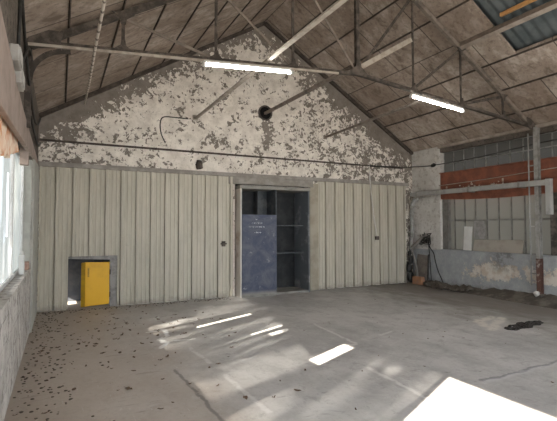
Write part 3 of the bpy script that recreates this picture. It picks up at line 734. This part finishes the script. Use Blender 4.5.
# dirt banked along the right wall
m = MB(); NY, NX = 70, 8; vs = []
for j in range(NY+1):
    y = 9.0 - 6.4*j/NY; hh = max(.025, min(.19, .025 + (8.6-y)*.055)); wid = .30 + hh*1.6
    for i in range(NX+1):
        t = i/NX; x = XR - .004 - wid*(1-t)
        z = hh*(t**1.3) + (.05*mnoise.noise(V((x*4,y*4,0))) + .03*mnoise.noise(V((x*11,y*11,3))))*min(1,t*3)
        if i == 0: z = -.02
        vs.append((x, y+.03*mnoise.noise(V((x*3,y*3,9))), z))
m.add(vs, [(j*(NX+1)+i, j*(NX+1)+i+1, (j+1)*(NX+1)+i+1, (j+1)*(NX+1)+i) for j in range(NY) for i in range(NX)])
tag(m.build('dirt_bank', M['soil'], smooth=True), 'dark dirt banked along the foot of the right wall', 'dirt', kind='stuff')
m = MB(); random.seed(21)
for i in range(150):
    y = random.uniform(7.2,8.58); x = 8.62+random.uniform(0,.42); s = random.uniform(.015,.075)
    m.lump((x,y,s*.5+.03+max(0,(x-8.75))*.15), (s,s*1.2,s*.8), i, .4, 1)
tag(m.build('rubble', M['grit'], origin=(8.8,8.2,0)), 'grey rubble strewn on the floor under the black cable tail', 'rubble', kind='stuff')

# black oily rubble on the floor
m = MB(); NX, NY = 44, 16; vs = []; ax = V((.985,.12,0)); ay = V((-.12,.985,0)); c0 = V((6.72,4.42,0))
for j in range(NY+1):
    for i in range(NX+1):
        u, v = i/NX*2-1, j/NY*2-1
        e = max(0, 1-(abs(u)**3 + abs(v)**2.4))
        p = c0 + ax*(u*.56) + ay*(v*.145)*(1+.5*mnoise.noise(V((u*3,v,4))))
        z = -.004 + min(1,e*3)*(.008 + .022*abs(mnoise.noise(V((p.x*16,p.y*16,1)))) + .02*mnoise.noise(V((p.x*30,p.y*30,5)))) - (.02 if e < .12 else 0)
        vs.append((p.x,p.y,z))
m.add(vs, [(j*(NX+1)+i, j*(NX+1)+i+1, (j+1)*(NX+1)+i+1, (j+1)*(NX+1)+i) for j in range(NY) for i in range(NX)])
tag(m.build('black_rubble_strip', M['tar']), 'black oily rubble strip lying in the floor toward the right wall', 'rubble')

# ------------------------------------------------------------------ left wall fittings
m = MB(); m.prism([(XL-.02,2.4,2.36), (XL-.02,8.45,2.70), (XL-.02,8.45,2.765), (XL-.02,5.0,2.85), (XL-.02,3.7,2.965), (XL-.02,2.4,3.10)], (.05,0,0))
tag(m.build('timber_lintel', M['tan'], origin=(XL,5,2.7), bevel=.006), 'pinkish taupe timber lintel over the left windows', 'lintel')
m = MB(); NY, NZ = 60, 22; vs = []
for side in (0, 1):
    for j in range(NY+1):
        y = 3.0 + 2.66*j/NY; zb = 1.98 + (y-3.0)*.178 + .05*mnoise.noise(V((y*3,1,2))) + .03*mnoise.noise(V((y*9,5,2))); zt = 2.80
        for i in range(NZ+1):
            z = zb + (zt-zb)*i/NZ
            ye = y + (.06*mnoise.noise(V((z*6,3,1))) if j == NY else 0)
            k = .024*mnoise.noise(V((y*3.2,z*5,0))) + .014*mnoise.noise(V((y*9,z*12,4)))
            vs.append((-.438+k if side else -.485+k*.4, ye, z))
n1 = (NY+1)*(NZ+1); fs = []
for j in range(NY):
    for i in range(NZ):
        q = (j*(NZ+1)+i, j*(NZ+1)+i+1, (j+1)*(NZ+1)+i+1, (j+1)*(NZ+1)+i); fs += [q, tuple(n1+x for x in reversed(q))]
rim = [j*(NZ+1) for j in range(NY+1)] + [NY*(NZ+1)+i for i in range(1,NZ+1)] + [j*(NZ+1)+NZ for j in range(NY-1,-1,-1)] + list(range(NZ-1,0,-1))
for p, q in zip(rim, rim[1:]+rim[:1]): fs.append((p, q, n1+q, n1+p))
m.add(vs, fs)
tag(m.build('pale_rubble_slab', M['sun_rubble'], smooth=True, origin=(-.45,4.6,2.6)), 'pale broken slab, coloured as sunlit, hanging behind the left lintel', 'rubble')
for i, (y, z, lab) in enumerate(((4.18,3.03,'grey plastic junction box on the left wall, upper one'), (4.45,2.93,'grey plastic junction box on the left wall, lower one'))):
    t = thing('junction_box', lab, 'box', (XL+.03,y,z), 'junction boxes on the left wall')
    m = MB(); m.box((XL,y-.15,z-.07), (XL+.07,y+.15,z+.07)); m.build('body', M['box'], t, bevel=.01)
    m = MB(); m.box((XL+.07,y-.13,z-.055), (XL+.08,y+.13,z+.055)); m.build('lid', M['box'], t, bevel=.003)
cl = [
    ([(XL+.04,4.3,3.75),(XL+.06,4.15,3.45),(XL+.05,4.2,3.15)], 'black cable drooping from the roof to the upper junction box'),
    ([(XL+.04,6.4,3.7),(XL+.07,5.2,3.5),(XL+.05,4.7,3.2),(XL+.04,4.55,2.98)], 'black cable swinging along the left wall to the lower junction box'),
    ([(XL+.04,8.9,3.6),(XL+.05,7.8,3.25),(XL+.05,6.6,3.1),(XL+.05,5.2,3.35),(XL+.05,4.4,3.72)], 'black cable sagging along the top of the left wall to the back corner'),
    ([(XL+.03,9.2,3.2),(XL+.04,8.6,3.05),(XL+.04,7.6,2.95),(XL+.04,6.2,3.0)], 'black cable low along the left wall just above the lintel')]
for p, lab in cl: cable('cable', p, .016, M['black'], lab, 'cable', 'cables on the left wall')
m = MB(); m.tube(smooth_path([(.40,9.25,4.05),(.37,7.4,3.84),(.345,5.54,3.755),(.365,4.6,3.90),(.36,3.4,4.05),(.34,1.5,4.16)], 8), .017, 8)
tag(m.build('wound_cable', M['rope'], smooth=True, origin=(.35,5.5,3.75)), 'pale wound cable hanging under the left roof slope in front of the truss', 'cable')
m = MB(); m.box((-.47,6.48,.987), (-.41,6.58,1.24)); m.tube([(-.44,6.53,1.24),(-.44,6.53,1.29)], .02, 8)
tag(m.build('white_container', M['white'], origin=(-.44,6.53,.98), bevel=.015), 'small white container on the left window sill', 'container')
m = MB(); m.box((-.48,7.12,.987), (-.395,7.34,1.10))
tag(m.build('brick', M['brick'], origin=(-.44,7.25,.98), bevel=.01), 'pink brick on the left window sill near the back corner', 'brick')
m = MB(); m.box((-.47,6.3,2.40), (-.375,6.42,2.64)); struct(m.build('trim_11', M['tan'], bevel=.004))

# ------------------------------------------------------------------ leaves and grit on the floor
def leaf_mesh(seed):
    r = random.Random(seed); m = MB(); L = r.uniform(.02,.042); W = L*r.uniform(.28,.5); n = 6; vs = []; fs = []
    for i in range(n+1):
        t = i/n; w = W*math.sin(math.pi*min(1,t*.96+.02))**.8; x = (t-.5)*2*L; z = .006 + .02*abs(t-.5)*r.uniform(.4,1.2)
        vs += [(x,-w,z+.012*r.random()), (x,0,z), (x,w,z+.012*r.random())]
    for i in range(n):
        for k in (0,1): fs.append((i*3+k, (i+1)*3+k, (i+1)*3+k+1, i*3+k+1))
    me = bpy.data.meshes.new('dry_leaf'); me.from_pydata(vs, [], fs); me.update(); me.materials.append(M['leaf']); return me
leaves = [leaf_mesh(i) for i in range(8)]
random.seed(33); spots = []
while len(spots) < 150:
    k = random.random()
    if k < .5: x, y = random.gauss(.35,.55), random.gauss(6.2,1.1)
    elif k < .72: x, y = random.gauss(1.1,.7), random.gauss(7.3,.8)
    else: x, y = random.uniform(-.2,2.6), random.uniform(2.9,8.5)
    if -.33 < x < 3.0 and 2.9 < y < 9.1: spots.append((x,y))
for x, y in spots:
    o = bpy.data.objects.new('dry_leaf', random.choice(leaves)); COL.objects.link(o)
    o.location = (x,y,.001); s = random.uniform(.5,1.15); o.scale = (s,s,s); o.rotation_euler = (0,0,random.uniform(0,6.3))
    tag(o, 'small dry brown leaf on the floor toward the left wall', 'leaf', 'dry leaves on the left of the floor')
for i in range(46):
    x, y = random.uniform(2.9,6.8), random.uniform(2.6,7.6)
    o = bpy.data.objects.new('dry_leaf', random.choice(leaves)); COL.objects.link(o)
    o.location = (x,y,.001); s = random.uniform(.28,.6); o.scale = (s,s,s); o.rotation_euler = (0,0,random.uniform(0,6.3))
    tag(o, 'tiny dry leaf scrap on the grey middle of the floor', 'leaf', 'leaf scraps on the middle of the floor')
m = MB(); random.seed(8)
for i in range(520):
    if random.random() < .6: x = -.36 + abs(random.gauss(0,.3)); y = random.uniform(3.2,9.2)
    else: x = random.uniform(-.3,3.4); y = 9.22 - abs(random.gauss(0,.13))
    if x > -.36 and y < 9.25 and not (3.6 < x):
        s = random.uniform(.004,.013); m.lump((x,y,s*.35), (s*1.6,s*1.2,s*.6), i, .4, 1)
tag(m.build('grit', M['grit'], origin=(0,6,0)), 'dark grit swept along the foot of the left and back walls', 'grit', kind='stuff')

# ------------------------------------------------------------------ light
w = bpy.data.worlds.new('sky'); SC.world = w; w.use_nodes = True
bg = w.node_tree.nodes['Background']; bg.inputs[0].default_value = (.86,.93,1,1); bg.inputs[1].default_value = 1.0
L = bpy.data.lights.new('sun', 'SUN'); L.energy = 5.0; L.angle = math.radians(.4); L.color = (1,.9,.76)
so = bpy.data.objects.new('sun', L); COL.objects.link(so); so.location = (-8,-3,9)
so.rotation_euler = V((1,.48,-.60)).to_track_quat('-Z','Y').to_euler()

# ------------------------------------------------------------------ camera
cam = bpy.data.cameras.new('camera'); co = bpy.data.objects.new('camera', cam); COL.objects.link(co)
F_PX, YAW, PITCH, ROLL = 427.87, .4719, .0383, -.0021
cam.sensor_fit = 'HORIZONTAL'; cam.sensor_width = 36; cam.lens = F_PX/557*36; cam.clip_start = .05
fwd = V((math.sin(YAW)*math.cos(PITCH), math.cos(YAW)*math.cos(PITCH), math.sin(PITCH))); rt = V((math.cos(YAW),-math.sin(YAW),0)); up = rt.cross(fwd)
r2 = rt*math.cos(ROLL) + up*math.sin(ROLL); u2 = up*math.cos(ROLL) - rt*math.sin(ROLL)
R = Matrix((r2, u2, -fwd)).transposed().to_4x4(); R.translation = V((0,0,1.6)); co.matrix_world = R
SC.camera = co
SC.view_settings.view_transform = 'Standard'; SC.view_settings.look = 'None'; SC.view_settings.gamma = 1
SC.view_settings.use_curve_mapping = False; SC.view_settings.exposure = 3.05
SC.cycles.max_bounces = 10; SC.cycles.diffuse_bounces = 6; SC.cycles.transparent_max_bounces = 12
SC.cycles.sample_clamp_indirect = 6
